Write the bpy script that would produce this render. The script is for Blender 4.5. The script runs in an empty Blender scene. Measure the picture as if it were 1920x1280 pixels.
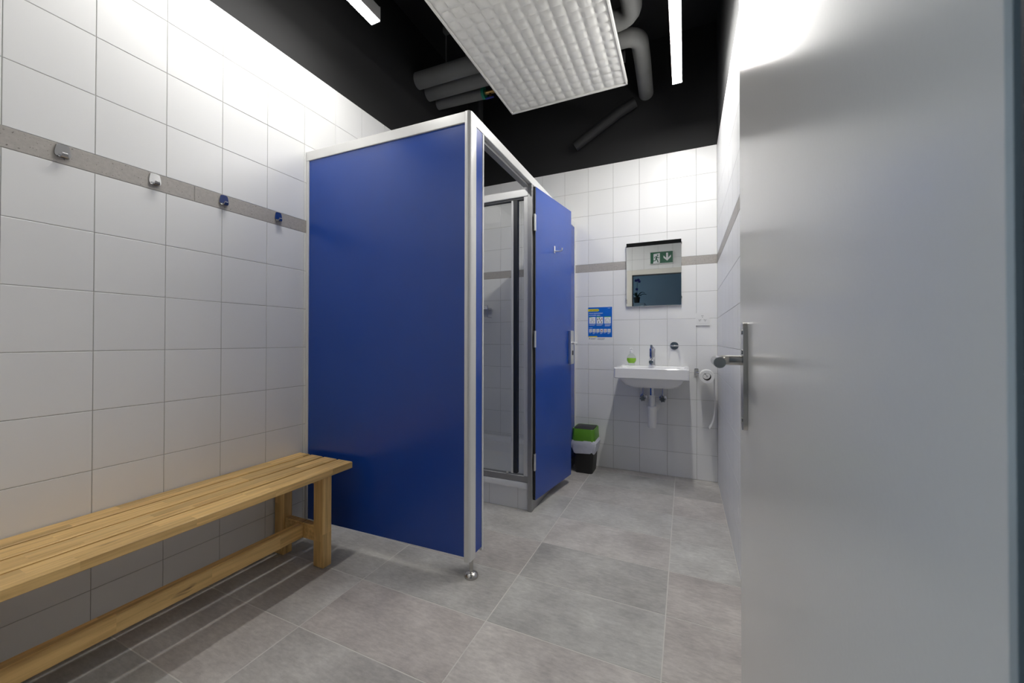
import bpy, bmesh, math, random
from mathutils import Vector, Matrix
random.seed(7)
SC = bpy.context.scene
COL = SC.collection
rad = math.radians

# ------------------------------------------------------------------ camera
YAW, PITCH, ROLL, F_PX, CX, CY, CAM_H = 24.74253, .44733, .08872, 734.08747, 945.78018, 631.5664, 1.02421
cam_data = bpy.data.cameras.new('camera'); cam = bpy.data.objects.new('camera', cam_data); COL.objects.link(cam)
y_, p_, r_ = rad(YAW), rad(PITCH), rad(ROLL)
fw = Vector((-math.sin(y_) * math.cos(p_), math.cos(y_) * math.cos(p_), math.sin(p_)))
rt0 = Vector((math.cos(y_), math.sin(y_), 0)); up0 = rt0.cross(fw)
rt = rt0 * math.cos(r_) + up0 * math.sin(r_); up = -rt0 * math.sin(r_) + up0 * math.cos(r_)
cam.matrix_world = Matrix(((rt.x, up.x, -fw.x, 0), (rt.y, up.y, -fw.y, 0), (rt.z, up.z, -fw.z, CAM_H), (0, 0, 0, 1)))
cam_data.sensor_width = 36; cam_data.lens = 36 * F_PX / 1920
cam_data.shift_x = (960 - CX) / 1920; cam_data.shift_y = (CY - 640) / 1920
cam_data.clip_start = .01
cam_data.dof.use_dof = True; cam_data.dof.focus_distance = 2.2; cam_data.dof.aperture_fstop = 8
SC.camera = cam

# ------------------------------------------------------------------ world, exposure
world = bpy.data.worlds.new('world'); SC.world = world; world.use_nodes = True
world.node_tree.nodes['Background'].inputs[0].default_value = (.42, .62, .80, 1)
world.node_tree.nodes['Background'].inputs[1].default_value = 1.5
SC.view_settings.view_transform = 'Standard'; SC.view_settings.look = 'None'
SC.view_settings.gamma = 1; SC.view_settings.use_curve_mapping = False
SC.view_settings.exposure = 0.18
LAMP_LEFT, LAMP_RIGHT = 68.0, 118.0

# ------------------------------------------------------------------ room measures (metres)
LX, RX, D = -1.808, .2145, 3.2176        # left wall, right wall, end wall
RY = .15                                 # inner face of the wall with the entrance door
TOP = 2.4485                             # top of the tiling
CEIL = 3.35
BAND0, BAND1 = 1.585, 1.6485
ROWS = [(max(0, BAND0 - .2 * (k + 1)), BAND0 - .2 * k) for k in range(8)] + [(BAND1 + .2 * k, BAND1 + .2 * (k + 1)) for k in range(4)]

# ------------------------------------------------------------------ materials
MATS = {}
def mk(name, col, rough=.5, metal=0., var=0., scale=20., bump=0., bscale=200., emit=0., rnd=0., coat=0., alpha=1., trans=0., stretch=None, var_col=None):
    if name in MATS: return MATS[name]
    m = bpy.data.materials.new(name); m.use_nodes = True
    nt = m.node_tree; b = nt.nodes['Principled BSDF']; N = nt.nodes.new; L = nt.links.new
    b.inputs['Base Color'].default_value = (*col, 1); b.inputs['Roughness'].default_value = rough; b.inputs['Metallic'].default_value = metal
    b.inputs['Coat Weight'].default_value = coat; b.inputs['Coat Roughness'].default_value = .08
    b.inputs['Transmission Weight'].default_value = trans
    if emit:
        b.inputs['Emission Color'].default_value = (*col, 1); b.inputs['Emission Strength'].default_value = emit
    tc = N('ShaderNodeTexCoord'); src = tc.outputs['Object']
    if stretch:
        mp = N('ShaderNodeMapping'); mp.inputs['Scale'].default_value = stretch; L(src, mp.inputs[0]); src = mp.outputs[0]
    oi = N('ShaderNodeObjectInfo')
    add = N('ShaderNodeVectorMath'); add.operation = 'ADD'; L(src, add.inputs[0])
    mul = N('ShaderNodeMath'); mul.operation = 'MULTIPLY'; mul.inputs[1].default_value = 37.; L(oi.outputs['Random'], mul.inputs[0]); L(mul.outputs[0], add.inputs[1])
    if var or rnd:
        n = N('ShaderNodeTexNoise'); n.inputs['Scale'].default_value = scale; n.inputs['Detail'].default_value = 2; L(add.outputs[0], n.inputs['Vector'])
        mix = N('ShaderNodeMix'); mix.data_type = 'RGBA'
        c2 = var_col or tuple(c * (1 - var) for c in col); c1 = col if var_col else tuple(min(1, c * (1 + var)) for c in col)
        mix.inputs['A'].default_value = (*c1, 1); mix.inputs['B'].default_value = (*c2, 1)
        L(n.outputs['Fac'], mix.inputs['Factor']); out = mix.outputs['Result']
        if rnd:
            mr = N('ShaderNodeMapRange'); mr.inputs['To Min'].default_value = 1 - rnd; mr.inputs['To Max'].default_value = 1 + rnd; L(oi.outputs['Random'], mr.inputs['Value'])
            hs = N('ShaderNodeHueSaturation'); L(mr.outputs[0], hs.inputs['Value']); L(out, hs.inputs['Color']); out = hs.outputs[0]
        L(out, b.inputs['Base Color'])
    if bump:
        n2 = N('ShaderNodeTexNoise'); n2.inputs['Scale'].default_value = bscale; n2.inputs['Detail'].default_value = 1; L(add.outputs[0], n2.inputs['Vector'])
        bp = N('ShaderNodeBump'); bp.inputs['Strength'].default_value = bump; bp.inputs['Distance'].default_value = .002
        L(n2.outputs['Fac'], bp.inputs['Height']); L(bp.outputs[0], b.inputs['Normal'])
    MATS[name] = m
    return m

mk('tile_glaze', (.84, .84, .835), .37, var=.012, scale=3, bump=.06, bscale=9, rnd=.012)
mk('grout', (.42, .41, .39), .9, var=.1)
mk('band_stone', (.42, .395, .365), .5, var=.16, scale=90, bump=.1, bscale=300, rnd=.03)
mk('black_paint', (.007, .007, .0075), .75, var=.2, scale=4)
mk('floor_grout', (.66, .64, .60), .9, var=.1)
mk('white_aluminium', (.74, .74, .73), .32, metal=.25, var=.03, scale=8)
mk('brushed_aluminium', (.62, .62, .61), .3, metal=.9, var=.05, scale=60, stretch=(1, 1, .03))
mk('grey_aluminium', (.36, .36, .36), .38, metal=.7, var=.05, scale=40)
mk('blue_laminate', (.003, .056, .35), .27, var=.05, scale=6, bump=.05, bscale=500).node_tree.nodes['Principled BSDF'].inputs['IOR'].default_value = 1.6
mk('black_rubber', (.012, .012, .015), .55, var=.1)
mk('dark_seal', (.018, .022, .03), .4, var=.1)
mk('chrome', (.70, .70, .72), .07, metal=1, var=.02)
mk('hook_chrome', (.46, .46, .47), .10, metal=1, var=.02)
mk('steel', (.55, .54, .52), .24, metal=1, var=.05, scale=120, stretch=(1, 1, .02))
mk('ceramic', (.86, .86, .86), .1, var=.01, coat=.3)
mk('white_plastic', (.82, .82, .81), .35, var=.02)
mk('door_paint', (.78, .77, .74), .21, var=.015, scale=5, bump=.04, bscale=260)
mk('frame_paint', (.74, .71, .64), .4, var=.02, scale=5)
mk('panel_white', (.78, .77, .735), .55, var=.03, scale=15)
mk('pipe_insulation', (.17, .17, .165), .7, var=.12, scale=9, bump=.1, bscale=60)
mk('duct_grey', (.055, .056, .057), .6, var=.1)
mk('black_pipe', (.010, .010, .011), .7, var=.1)
mk('green_plastic', (.10, .28, .02), .38, var=.05)
mk('black_plastic', (.010, .010, .011), .42, var=.15)
mk('bag_film', (.66, .68, .76), .28, var=.08, scale=40, bump=.3, bscale=60)
mk('paper', (.86, .86, .85), .85, var=.02, bump=.1, bscale=300)
mk('card_core', (.07, .06, .05), .9, var=.1)
mk('print_blue', (.0, .135, .60), .4, var=.04, scale=10)
mk('print_yellow', (.80, .70, .04), .45, var=.04)
mk('print_white', (.85, .86, .88), .45, var=.02)
mk('print_black', (.02, .02, .025), .45, var=.05)
mk('print_grey', (.25, .27, .30), .45, var=.05)
mk('print_red', (.35, .06, .08), .45, var=.05)
mk('print_green', (.12, .5, .15), .45, var=.05)
mk('sign_green', (.012, .12, .062), .4, var=.04)
mk('green_valve', (.0, .22, .12), .4, var=.05)
mk('blue_valve', (.01, .02, .25), .4, var=.05)
mk('brass', (.45, .28, .10), .35, metal=1, var=.1)
mk('mirror_silver', (.86, .88, .87), .0, metal=1)
mk('corridor_wall', (.48, .55, .60), .7, var=.03, scale=3)
mk('corridor_floor', (.16, .16, .17), .6, var=.1)
mk('locker_paint', (.42, .52, .60), .5, var=.03)
mk('leaf_green', (.015, .04, .02), .45, var=.2)
mk('petal', (.06, .04, .22), .5, var=.2)
mk('pot_clay', (.05, .045, .035), .7, var=.2)
mk('liquid_soap', (.36, .72, .04), .15, var=.05)
mk('lamp_diffuser_left', (1., .985, .95), .5, emit=LAMP_LEFT, var=0)
mk('lamp_diffuser_right', (1., .985, .95), .5, emit=LAMP_RIGHT, var=0)
mk('lamp_housing', (.40, .40, .40), .4, metal=.6, var=.05)

def glass_mat(name, tint, gloss_fac, rough=.02):
    m = bpy.data.materials.new(name); m.use_nodes = True; nt = m.node_tree
    nt.nodes.remove(nt.nodes['Principled BSDF']); out = nt.nodes['Material Output']
    t = nt.nodes.new('ShaderNodeBsdfTransparent'); t.inputs[0].default_value = (*tint, 1)
    g = nt.nodes.new('ShaderNodeBsdfGlossy'); g.inputs['Roughness'].default_value = rough; g.inputs[0].default_value = (.9, .9, .9, 1)
    lw = nt.nodes.new('ShaderNodeLayerWeight'); lw.inputs[0].default_value = .5      # Schlick curve, alike on both faces of the pane
    pw_ = nt.nodes.new('ShaderNodeMath'); pw_.operation = 'POWER'; pw_.inputs[1].default_value = 5.
    mul = nt.nodes.new('ShaderNodeMath'); mul.operation = 'MULTIPLY_ADD'; mul.inputs[1].default_value = .5 * gloss_fac; mul.inputs[2].default_value = .03 * gloss_fac
    mx = nt.nodes.new('ShaderNodeMixShader'); L = nt.links.new
    L(lw.outputs['Facing'], pw_.inputs[0]); L(pw_.outputs[0], mul.inputs[0]); L(mul.outputs[0], mx.inputs[0]); L(t.outputs[0], mx.inputs[1]); L(g.outputs[0], mx.inputs[2]); L(mx.outputs[0], out.inputs[0])
    MATS[name] = m
glass_mat('shower_glass', (.982, .988, .985), 1.0)
glass_mat('clear_plastic', (.90, .92, .90), 1.4, .06)

def speckle(name, scale, thr, col):
    """dark grains in a stone"""
    nt = MATS[name].node_tree; b = nt.nodes['Principled BSDF']; src = b.inputs['Base Color'].links[0].from_socket
    tc = nt.nodes.new('ShaderNodeTexCoord'); n = nt.nodes.new('ShaderNodeTexNoise'); n.inputs['Scale'].default_value = scale; n.inputs['Detail'].default_value = 2
    r = nt.nodes.new('ShaderNodeValToRGB'); r.color_ramp.elements[0].position = thr; r.color_ramp.elements[1].position = thr + .05
    m = nt.nodes.new('ShaderNodeMix'); m.data_type = 'RGBA'; m.inputs['B'].default_value = (*col, 1); L = nt.links.new
    L(tc.outputs['Object'], n.inputs['Vector']); L(n.outputs['Fac'], r.inputs[0]); L(r.outputs[0], m.inputs['Factor']); L(src, m.inputs['A']); L(m.outputs['Result'], b.inputs['Base Color'])
speckle('band_stone', 170, .66, (.13, .115, .10))

def floor_material():
    m = bpy.data.materials.new('floor_tile'); m.use_nodes = True; nt = m.node_tree; b = nt.nodes['Principled BSDF']; N = nt.nodes.new; L = nt.links.new
    tc = N('ShaderNodeTexCoord'); oi = N('ShaderNodeObjectInfo'); add = N('ShaderNodeVectorMath'); mul = N('ShaderNodeMath')
    mul.operation = 'MULTIPLY'; mul.inputs[1].default_value = 53.; L(oi.outputs['Random'], mul.inputs[0]); L(tc.outputs['Object'], add.inputs[0]); L(mul.outputs[0], add.inputs[1])
    n1 = N('ShaderNodeTexNoise'); n1.inputs['Scale'].default_value = 4.5; n1.inputs['Detail'].default_value = 8; n1.inputs['Roughness'].default_value = .62; L(add.outputs[0], n1.inputs['Vector'])
    mp = N('ShaderNodeMapping'); mp.inputs['Scale'].default_value = (14, 42, 20); L(add.outputs[0], mp.inputs[0])
    n2 = N('ShaderNodeTexNoise'); n2.inputs['Scale'].default_value = 2.2; n2.inputs['Detail'].default_value = 10; n2.inputs['Roughness'].default_value = .7; L(mp.outputs[0], n2.inputs['Vector'])
    r1 = N('ShaderNodeValToRGB'); e = r1.color_ramp.elements
    e[0].position = .3; e[0].color = (.39, .37, .355, 1); e[1].position = .72; e[1].color = (.62, .60, .572, 1)
    L(n1.outputs['Fac'], r1.inputs[0])
    r2 = N('ShaderNodeValToRGB'); e = r2.color_ramp.elements
    e[0].position = .36; e[0].color = (.86, .85, .85, 1); e[1].position = .66; e[1].color = (1.12, 1.12, 1.11, 1); L(n2.outputs['Fac'], r2.inputs[0])
    mx = N('ShaderNodeMix'); mx.data_type = 'RGBA'; mx.blend_type = 'MULTIPLY'; mx.inputs['Factor'].default_value = 1
    L(r1.outputs[0], mx.inputs['A']); L(r2.outputs[0], mx.inputs['B'])
    # each tile leans a little to pinkish or to grey and is lighter or darker as a whole
    wn = N('ShaderNodeTexWhiteNoise'); wn.noise_dimensions = '1D'; L(oi.outputs['Random'], wn.inputs['W'])
    r3 = N('ShaderNodeValToRGB'); e = r3.color_ramp.elements; e[0].color = (.97, 1.0, 1.0, 1); e[1].color = (1.025, .985, .975, 1); L(wn.outputs['Value'], r3.inputs[0])
    mx2 = N('ShaderNodeMix'); mx2.data_type = 'RGBA'; mx2.blend_type = 'MULTIPLY'; mx2.inputs['Factor'].default_value = 1
    L(mx.outputs['Result'], mx2.inputs['A']); L(r3.outputs[0], mx2.inputs['B'])
    mr = N('ShaderNodeMapRange'); mr.inputs['To Min'].default_value = .90; mr.inputs['To Max'].default_value = 1.08; L(oi.outputs['Random'], mr.inputs['Value'])
    hs = N('ShaderNodeHueSaturation'); L(mr.outputs[0], hs.inputs['Value']); L(mx2.outputs['Result'], hs.inputs['Color']); L(hs.outputs[0], b.inputs['Base Color'])
    b.inputs['Roughness'].default_value = .5
    bp = N('ShaderNodeBump'); bp.inputs['Strength'].default_value = .12; bp.inputs['Distance'].default_value = .002; L(n2.outputs['Fac'], bp.inputs['Height']); L(bp.outputs[0], b.inputs['Normal'])
    MATS['floor_tile'] = m
floor_material()

def wood_material(name='birch_wood', upright=False):
    m = bpy.data.materials.new(name); m.use_nodes = True; nt = m.node_tree; b = nt.nodes['Principled BSDF']; N = nt.nodes.new; L = nt.links.new
    tc = N('ShaderNodeTexCoord'); oi = N('ShaderNodeObjectInfo')
    sep0 = N('ShaderNodeSeparateXYZ'); L(tc.outputs['Object'], sep0.inputs[0]); vec = N('ShaderNodeCombineXYZ')
    for i, a in enumerate(('X', 'Z', 'Y') if upright else ('X', 'Y', 'Z')): L(sep0.outputs[a], vec.inputs[i])
    sep = N('ShaderNodeSeparateXYZ'); L(vec.outputs[0], sep.inputs[0])
    def math_(op, a, bb=None, v=None):
        n = N('ShaderNodeMath'); n.operation = op; L(a, n.inputs[0])
        if bb is not None: L(bb, n.inputs[1])
        elif v is not None: n.inputs[1].default_value = v
        return n.outputs[0]
    # finger-jointed staves, about 0.045 wide and 0.26 long, staggered
    col = math_('FLOOR', math_('MULTIPLY', sep.outputs['X'], v=22.))
    rnd = math_('MULTIPLY', oi.outputs['Random'], v=17.)
    wn0 = N('ShaderNodeTexWhiteNoise'); wn0.noise_dimensions = '2D'; cmb0 = N('ShaderNodeCombineXYZ'); L(col, cmb0.inputs[0]); L(rnd, cmb0.inputs[1]); L(cmb0.outputs[0], wn0.inputs['Vector'])
    row = math_('FLOOR', math_('ADD', math_('MULTIPLY', sep.outputs['Y'], v=3.7), math_('MULTIPLY', wn0.outputs['Value'], v=9.)))
    cmb = N('ShaderNodeCombineXYZ'); L(col, cmb.inputs[0]); L(row, cmb.inputs[1]); L(rnd, cmb.inputs[2])
    wn = N('ShaderNodeTexWhiteNoise'); wn.noise_dimensions = '3D'; L(cmb.outputs[0], wn.inputs['Vector'])
    add = N('ShaderNodeVectorMath'); add.operation = 'ADD'; L(vec.outputs[0], add.inputs[0]); L(wn.outputs['Color'], add.inputs[1])
    mp = N('ShaderNodeMapping'); mp.inputs['Scale'].default_value = (60, 3.2, 60); L(add.outputs[0], mp.inputs[0])
    n = N('ShaderNodeTexNoise'); n.inputs['Scale'].default_value = 1.; n.inputs['Detail'].default_value = 7; n.inputs['Distortion'].default_value = .6; L(mp.outputs[0], n.inputs['Vector'])
    r = N('ShaderNodeValToRGB'); e = r.color_ramp.elements
    e[0].position = .28; e[0].color = (.56, .335, .115, 1); e[1].position = .62; e[1].color = (.86, .575, .225, 1); L(n.outputs['Fac'], r.inputs[0])
    mr = N('ShaderNodeMapRange'); mr.inputs['To Min'].default_value = .84; mr.inputs['To Max'].default_value = 1.16; L(wn.outputs['Value'], mr.inputs['Value'])
    hs = N('ShaderNodeHueSaturation'); L(mr.outputs[0], hs.inputs['Value']); L(r.outputs[0], hs.inputs['Color'])
    # dark bark streaks and knots
    mp2 = N('ShaderNodeMapping'); mp2.inputs['Scale'].default_value = (26, 5, 26); L(add.outputs[0], mp2.inputs[0])
    k = N('ShaderNodeTexNoise'); k.inputs['Scale'].default_value = 1.; k.inputs['Detail'].default_value = 3; L(mp2.outputs[0], k.inputs['Vector'])
    kr = N('ShaderNodeValToRGB'); e = kr.color_ramp.elements; e[0].position = .67; e[0].color = (0, 0, 0, 1); e[1].position = .76; e[1].color = (1, 1, 1, 1); L(k.outputs['Fac'], kr.inputs[0])
    mx = N('ShaderNodeMix'); mx.data_type = 'RGBA'; L(kr.outputs[0], mx.inputs['Factor']); L(hs.outputs[0], mx.inputs['A']); mx.inputs['B'].default_value = (.10, .045, .015, 1)
    L(mx.outputs['Result'], b.inputs['Base Color']); b.inputs['Roughness'].default_value = .38
    MATS[name] = m
wood_material(); wood_material('birch_wood_upright', True)

# ------------------------------------------------------------------ geometry helpers: a shape is (verts, faces)
ROOT = {}
def merge(*shapes):
    V, Fc = [], []
    for v, f in shapes:
        o = len(V); V += list(v); Fc += [tuple(i + o for i in q) for q in f]
    return V, Fc
def box(x0, x1, y0, y1, z0, z1, b=0., seg=1):
    V = [(x0, y0, z0), (x1, y0, z0), (x1, y1, z0), (x0, y1, z0), (x0, y0, z1), (x1, y0, z1), (x1, y1, z1), (x0, y1, z1)]
    Fc = [(0, 3, 2, 1), (4, 5, 6, 7), (0, 1, 5, 4), (1, 2, 6, 5), (2, 3, 7, 6), (3, 0, 4, 7)]
    if not b: return V, Fc
    bm = bmesh.new(); vs = [bm.verts.new(v) for v in V]
    for q in Fc: bm.faces.new([vs[i] for i in q])
    bmesh.ops.bevel(bm, geom=list(bm.edges), offset=b, segments=seg, affect='EDGES', profile=.5)
    bm.verts.index_update(); out = ([tuple(v.co) for v in bm.verts], [tuple(v.index for v in f.verts) for f in bm.faces]); bm.free()
    return out
def frame_of(d):
    d = Vector(d).normalized(); a = Vector((0, 0, 1)) if abs(d.z) < .9 else Vector((1, 0, 0))
    u = d.cross(a).normalized(); return u, d.cross(u).normalized()
def loft(loops, cap0=True, cap1=True):
    n = len(loops[0]); V = [p for l in loops for p in l]; Fc = []
    for i in range(len(loops) - 1):
        for j in range(n):
            k = (j + 1) % n; Fc.append((i * n + j, i * n + k, (i + 1) * n + k, (i + 1) * n + j))
    if cap0: Fc.append(tuple(reversed(range(n))))
    if cap1: Fc.append(tuple(range((len(loops) - 1) * n, len(loops) * n)))
    return V, Fc
def cyl(p0, p1, r0, r1=None, n=24):
    p0, p1 = Vector(p0), Vector(p1); r1 = r0 if r1 is None else r1; u, w = frame_of(p1 - p0)
    ring = lambda p, r: [tuple(p + u * (r * math.cos(2 * math.pi * k / n)) + w * (r * math.sin(2 * math.pi * k / n))) for k in range(n)]
    return loft([ring(p0, r0), ring(p1, r1)])
def tube(pts, r, n=14):
    pts = [Vector(p) for p in pts]; loops = []; u = None
    for i, p in enumerate(pts):
        d = (pts[min(i + 1, len(pts) - 1)] - pts[max(i - 1, 0)]).normalized()
        if u is None: u, w = frame_of(d)
        else:
            u = (u - d * u.dot(d)).normalized(); w = d.cross(u).normalized()
        rr = r[i] if isinstance(r, (list, tuple)) else r
        loops.append([tuple(p + u * (rr * math.cos(2 * math.pi * k / n)) + w * (rr * math.sin(2 * math.pi * k / n))) for k in range(n)])
    return loft(loops)
def lathe(prof, c, axis='z', n=28):
    loops = []
    for r, h in prof:
        l = []
        for k in range(n):
            a = 2 * math.pi * k / n; s, t = max(r, 1e-4) * math.cos(a), max(r, 1e-4) * math.sin(a)
            l.append({'z': (c[0] + s, c[1] + t, c[2] + h), 'y': (c[0] + s, c[1] - h, c[2] + t), 'x': (c[0] + h, c[1] + s, c[2] + t)}[axis])
        loops.append(l)
    return loft(loops)
def prism(poly, axis, a0, a1):
    """poly in (x,y) for z, (x,z) for y, (y,z) for x"""
    put = {'z': lambda p, a: (p[0], p[1], a), 'y': lambda p, a: (p[0], a, p[1]), 'x': lambda p, a: (a, p[0], p[1])}[axis]
    return loft([[put(p, a0) for p in poly], [put(p, a1) for p in poly]])
def rrect(cx, cy, hx, hy, r, n=6):
    out = []
    for sx, sy, a0 in ((1, 1, 0), (-1, 1, 90), (-1, -1, 180), (1, -1, 270)):
        for k in range(n + 1):
            a = rad(a0 + 90 * k / n); out.append((cx + sx * (hx - r) + r * math.cos(a), cy + sy * (hy - r) + r * math.sin(a)))
    return out
def rot(shape, piv, deg):
    a = rad(deg); c, s = math.cos(a), math.sin(a)
    return [(piv[0] + (x - piv[0]) * c - (y - piv[1]) * s, piv[1] + (x - piv[0]) * s + (y - piv[1]) * c, z) for x, y, z in shape[0]], shape[1]
def arc(c, r, a0, a1, n, plane='xz', off=0):
    out = []
    for k in range(n + 1):
        a = rad(a0 + (a1 - a0) * k / n); s, t = r * math.cos(a), r * math.sin(a)
        out.append({'xz': (c[0] + s, off, c[1] + t), 'yz': (off, c[0] + s, c[1] + t), 'xy': (c[0] + s, c[1] + t, off)}[plane])
    return out

def tag(o, label=None, cat=None, group=None, kind=None):
    if label: o['label'] = label
    if cat: o['category'] = cat
    if group: o['group'] = group
    if kind: o['kind'] = kind
    return o
def mesh_from(name, shape, mat, smooth=35, off=(0, 0, 0)):
    me = bpy.data.meshes.new(name)
    me.from_pydata([(v[0] - off[0], v[1] - off[1], v[2] - off[2]) for v in shape[0]], [], shape[1])
    bm = bmesh.new(); bm.from_mesh(me); bmesh.ops.recalc_face_normals(bm, faces=bm.faces); bm.to_mesh(me); bm.free()
    if mat: me.materials.append(MATS[mat])
    if smooth:
        for p in me.polygons: p.use_smooth = True
        me.set_sharp_from_angle(angle=rad(smooth))
    return me
def thing(name, loc, label, cat, group=None):
    o = bpy.data.objects.new(name, None); COL.objects.link(o); o.location = loc; o.empty_display_size = .05
    ROOT[o.name] = Vector(loc); return tag(o, label, cat, group)
def obj(name, shape, mat, parent=None, label=None, cat=None, group=None, kind=None, smooth=35):
    """one mesh object; a part's vertices are given in room coordinates"""
    off = ROOT[parent.name] if parent is not None else Vector((0, 0, 0))
    if parent is None:
        vs = shape[0]; off = Vector(((min(v[0] for v in vs) + max(v[0] for v in vs)) / 2, (min(v[1] for v in vs) + max(v[1] for v in vs)) / 2, min(v[2] for v in vs)))
    o = bpy.data.objects.new(name, mesh_from(name, shape, mat, smooth, off)); COL.objects.link(o)
    if parent is not None: o.parent = parent
    else: o.location = off
    ROOT[o.name] = Vector(off)
    return tag(o, label, cat, group, kind)
def text_shape(s, size, place, bold=0.):
    """lettering as a flat mesh; place maps (x, y) of the page to room coordinates"""
    cu = bpy.data.curves.new('lettering', 'FONT'); cu.body = s; cu.size = size; cu.offset = bold; cu.resolution_u = 2
    t = bpy.data.objects.new('lettering', cu); COL.objects.link(t)
    me = bpy.data.meshes.new_from_object(t.evaluated_get(bpy.context.evaluated_depsgraph_get()))
    V = [place(v.co.x, v.co.y) for v in me.vertices]; Fc = [tuple(p.vertices) for p in me.polygons]
    bpy.data.objects.remove(t); bpy.data.meshes.remove(me); bpy.data.curves.remove(cu)
    return V, Fc

# ------------------------------------------------------------------ tiled walls
TILE_CACHE = {}
def tile_mesh(w, h, mat, t=.006, gap=.0020, ch=.0011):
    """a tile lying in local x (width) / y (height) with its face at z = 0, chamfered rim"""
    key = (round(w, 4), round(h, 4), mat)
    if key in TILE_CACHE: return TILE_CACHE[key]
    a, b = w / 2 - gap / 2, h / 2 - gap / 2
    def ring(s, z): return [(-a + s, -b + s, z), (a - s, -b + s, z), (a - s, b - s, z), (-a + s, b - s, z)]
    V, Fc = loft([ring(0, -t), ring(0, -ch * .7), ring(ch, 0)], cap0=False)
    me = mesh_from('tile', (V, Fc), mat, smooth=0)
    TILE_CACHE[key] = me; return me
def put_tile(wall, M, u0, u1, v0, v1, mat='tile_glaze', name='tile', **kw):
    if u1 - u0 < .012 or v1 - v0 < .012: return
    o = bpy.data.objects.new(name, tile_mesh(u1 - u0, v1 - v0, mat, **kw)); COL.objects.link(o); o.parent = wall
    off = ROOT[wall.name]
    c = M((u0 + u1) / 2, (v0 + v1) / 2)
    o.matrix_local = Matrix.Translation(Vector(c[0]) - off) @ c[1]
    return o
def basis(ux, uy, uz): return Matrix(((ux[0], uy[0], uz[0], 0), (ux[1], uy[1], uz[1], 0), (ux[2], uy[2], uz[2], 0), (0, 0, 0, 1)))
def cells(a, b, joints):
    js = [a] + sorted(j for j in joints if a + .004 < j < b - .004) + [b]
    return list(zip(js[:-1], js[1:]))
def tile_wall(wall, M, u0, u1, joints, band_joints, rows=ROWS, skip=None, band=True):
    for v0, v1 in rows:
        for a, b in cells(u0, u1, joints):
            if skip and skip(a, b, v0, v1): continue
            put_tile(wall, M, a, b, v0, v1)
    if band:
        for a, b in cells(u0, u1, band_joints): put_tile(wall, M, a, b, BAND0, BAND1, 'band_stone', 'band_tile')
G = .0018     # the joints lie this deep
yj = [D - .2 * k for k in range(0, 20)]
wall_left = obj('wall_left', box(LX - .12, LX - G, RY, D + .12, 0, TOP - .001), 'grout', kind='structure', smooth=0)
tag(wall_left, 'white tiled wall with a grey stone band behind the bench')
Ml = lambda u, v: ((LX, u, v), basis((0, 1, 0), (0, 0, 1), (1, 0, 0)))
tile_wall(wall_left, Ml, RY, D, yj, [.313, .913, 1.513, 2.113, 2.713])
wall_back = obj('wall_back', box(LX, RX, D + G, D + .12, 0, TOP - .001), 'grout', kind='structure', smooth=0)
tag(wall_back, 'white tiled end wall with a grey stone band behind the wash basin')
Mb = lambda u, v: ((u, D, v), basis((1, 0, 0), (0, 0, 1), (0, -1, 0)))
tile_wall(wall_back, Mb, LX, RX, [-.7215 + .2 * k for k in range(-6, 6)], [-1.52, -.92, -.32])
wall_right = obj('wall_right', box(RX + G, RX + .12, RY, D + .12, 0, TOP - .001), 'grout', kind='structure', smooth=0)
tag(wall_right, 'white tiled wall with a grey stone band behind the open entrance door')
Mr = lambda u, v: ((RX, u, v), basis((0, -1, 0), (0, 0, 1), (-1, 0, 0)))
tile_wall(wall_right, Mr, RY, D, yj, [.82, 1.42, 2.02, 2.62])
# wall with the entrance opening, seen in the mirror
OX0, OX1, OZ = -.73, .118, 2.015
wall_front = obj('wall_front', merge(box(LX - .12, OX0, RY - .12, RY - G, 0, TOP), box(OX1, RX + .12, RY - .12, RY - G, 0, TOP), box(OX0, OX1, RY - .12, RY - G, OZ, TOP)), 'grout', kind='structure', smooth=0)
tag(wall_front, 'white tiled wall around the entrance opening, seen in the mirror')
Mf = lambda u, v: ((u, RY, v), basis((-1, 0, 0), (0, 0, 1), (0, 1, 0)))
FZ = OZ + .075
xjf = [-1.73, -1.53, -1.33, -1.13, -.93, -.73, -.56, -.36, -.16, .04]
for v0, v1 in [(FZ, 2.2485), (2.2485, TOP)]:
    for a, b in cells(LX, RX, xjf): put_tile(wall_front, Mf, a, b, v0, v1)
for v0, v1 in ROWS[:8] + [(BAND1, 1.8485), (1.8485, FZ)]:
    for a, b in cells(LX, OX0 - .075, xjf): put_tile(wall_front, Mf, a, b, v0, v1)
for a, b in cells(LX, OX0 - .075, [-1.4]): put_tile(wall_front, Mf, a, b, BAND0, BAND1, 'band_stone', 'band_tile')
# black painted zone above the tiling
for nm, s, lb in (('wall_left_upper', box(LX - .12, LX - .0005, RY - .12, D + .12, TOP, CEIL), 'black painted wall zone above the left tiling'),
              ('wall_back_upper', box(LX, RX, D + .0005, D + .12, TOP, CEIL), 'black painted wall zone above the end wall tiling'),
              ('wall_right_upper', box(RX + .0005, RX + .12, RY - .12, D + .12, TOP, CEIL), 'black painted wall zone above the right tiling'),
              ('wall_front_upper', box(LX, RX, RY - .12, RY - .0005, TOP, CEIL), 'black painted wall zone above the entrance')):
    tag(obj(nm, s, 'black_paint', kind='structure', smooth=0), lb)
tag(obj('ceiling', box(LX - .12, RX + .12, RY - .12, D + .12, CEIL, CEIL + .1), 'black_paint', kind='structure', smooth=0), 'black painted ceiling above pipes and lamps')

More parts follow.
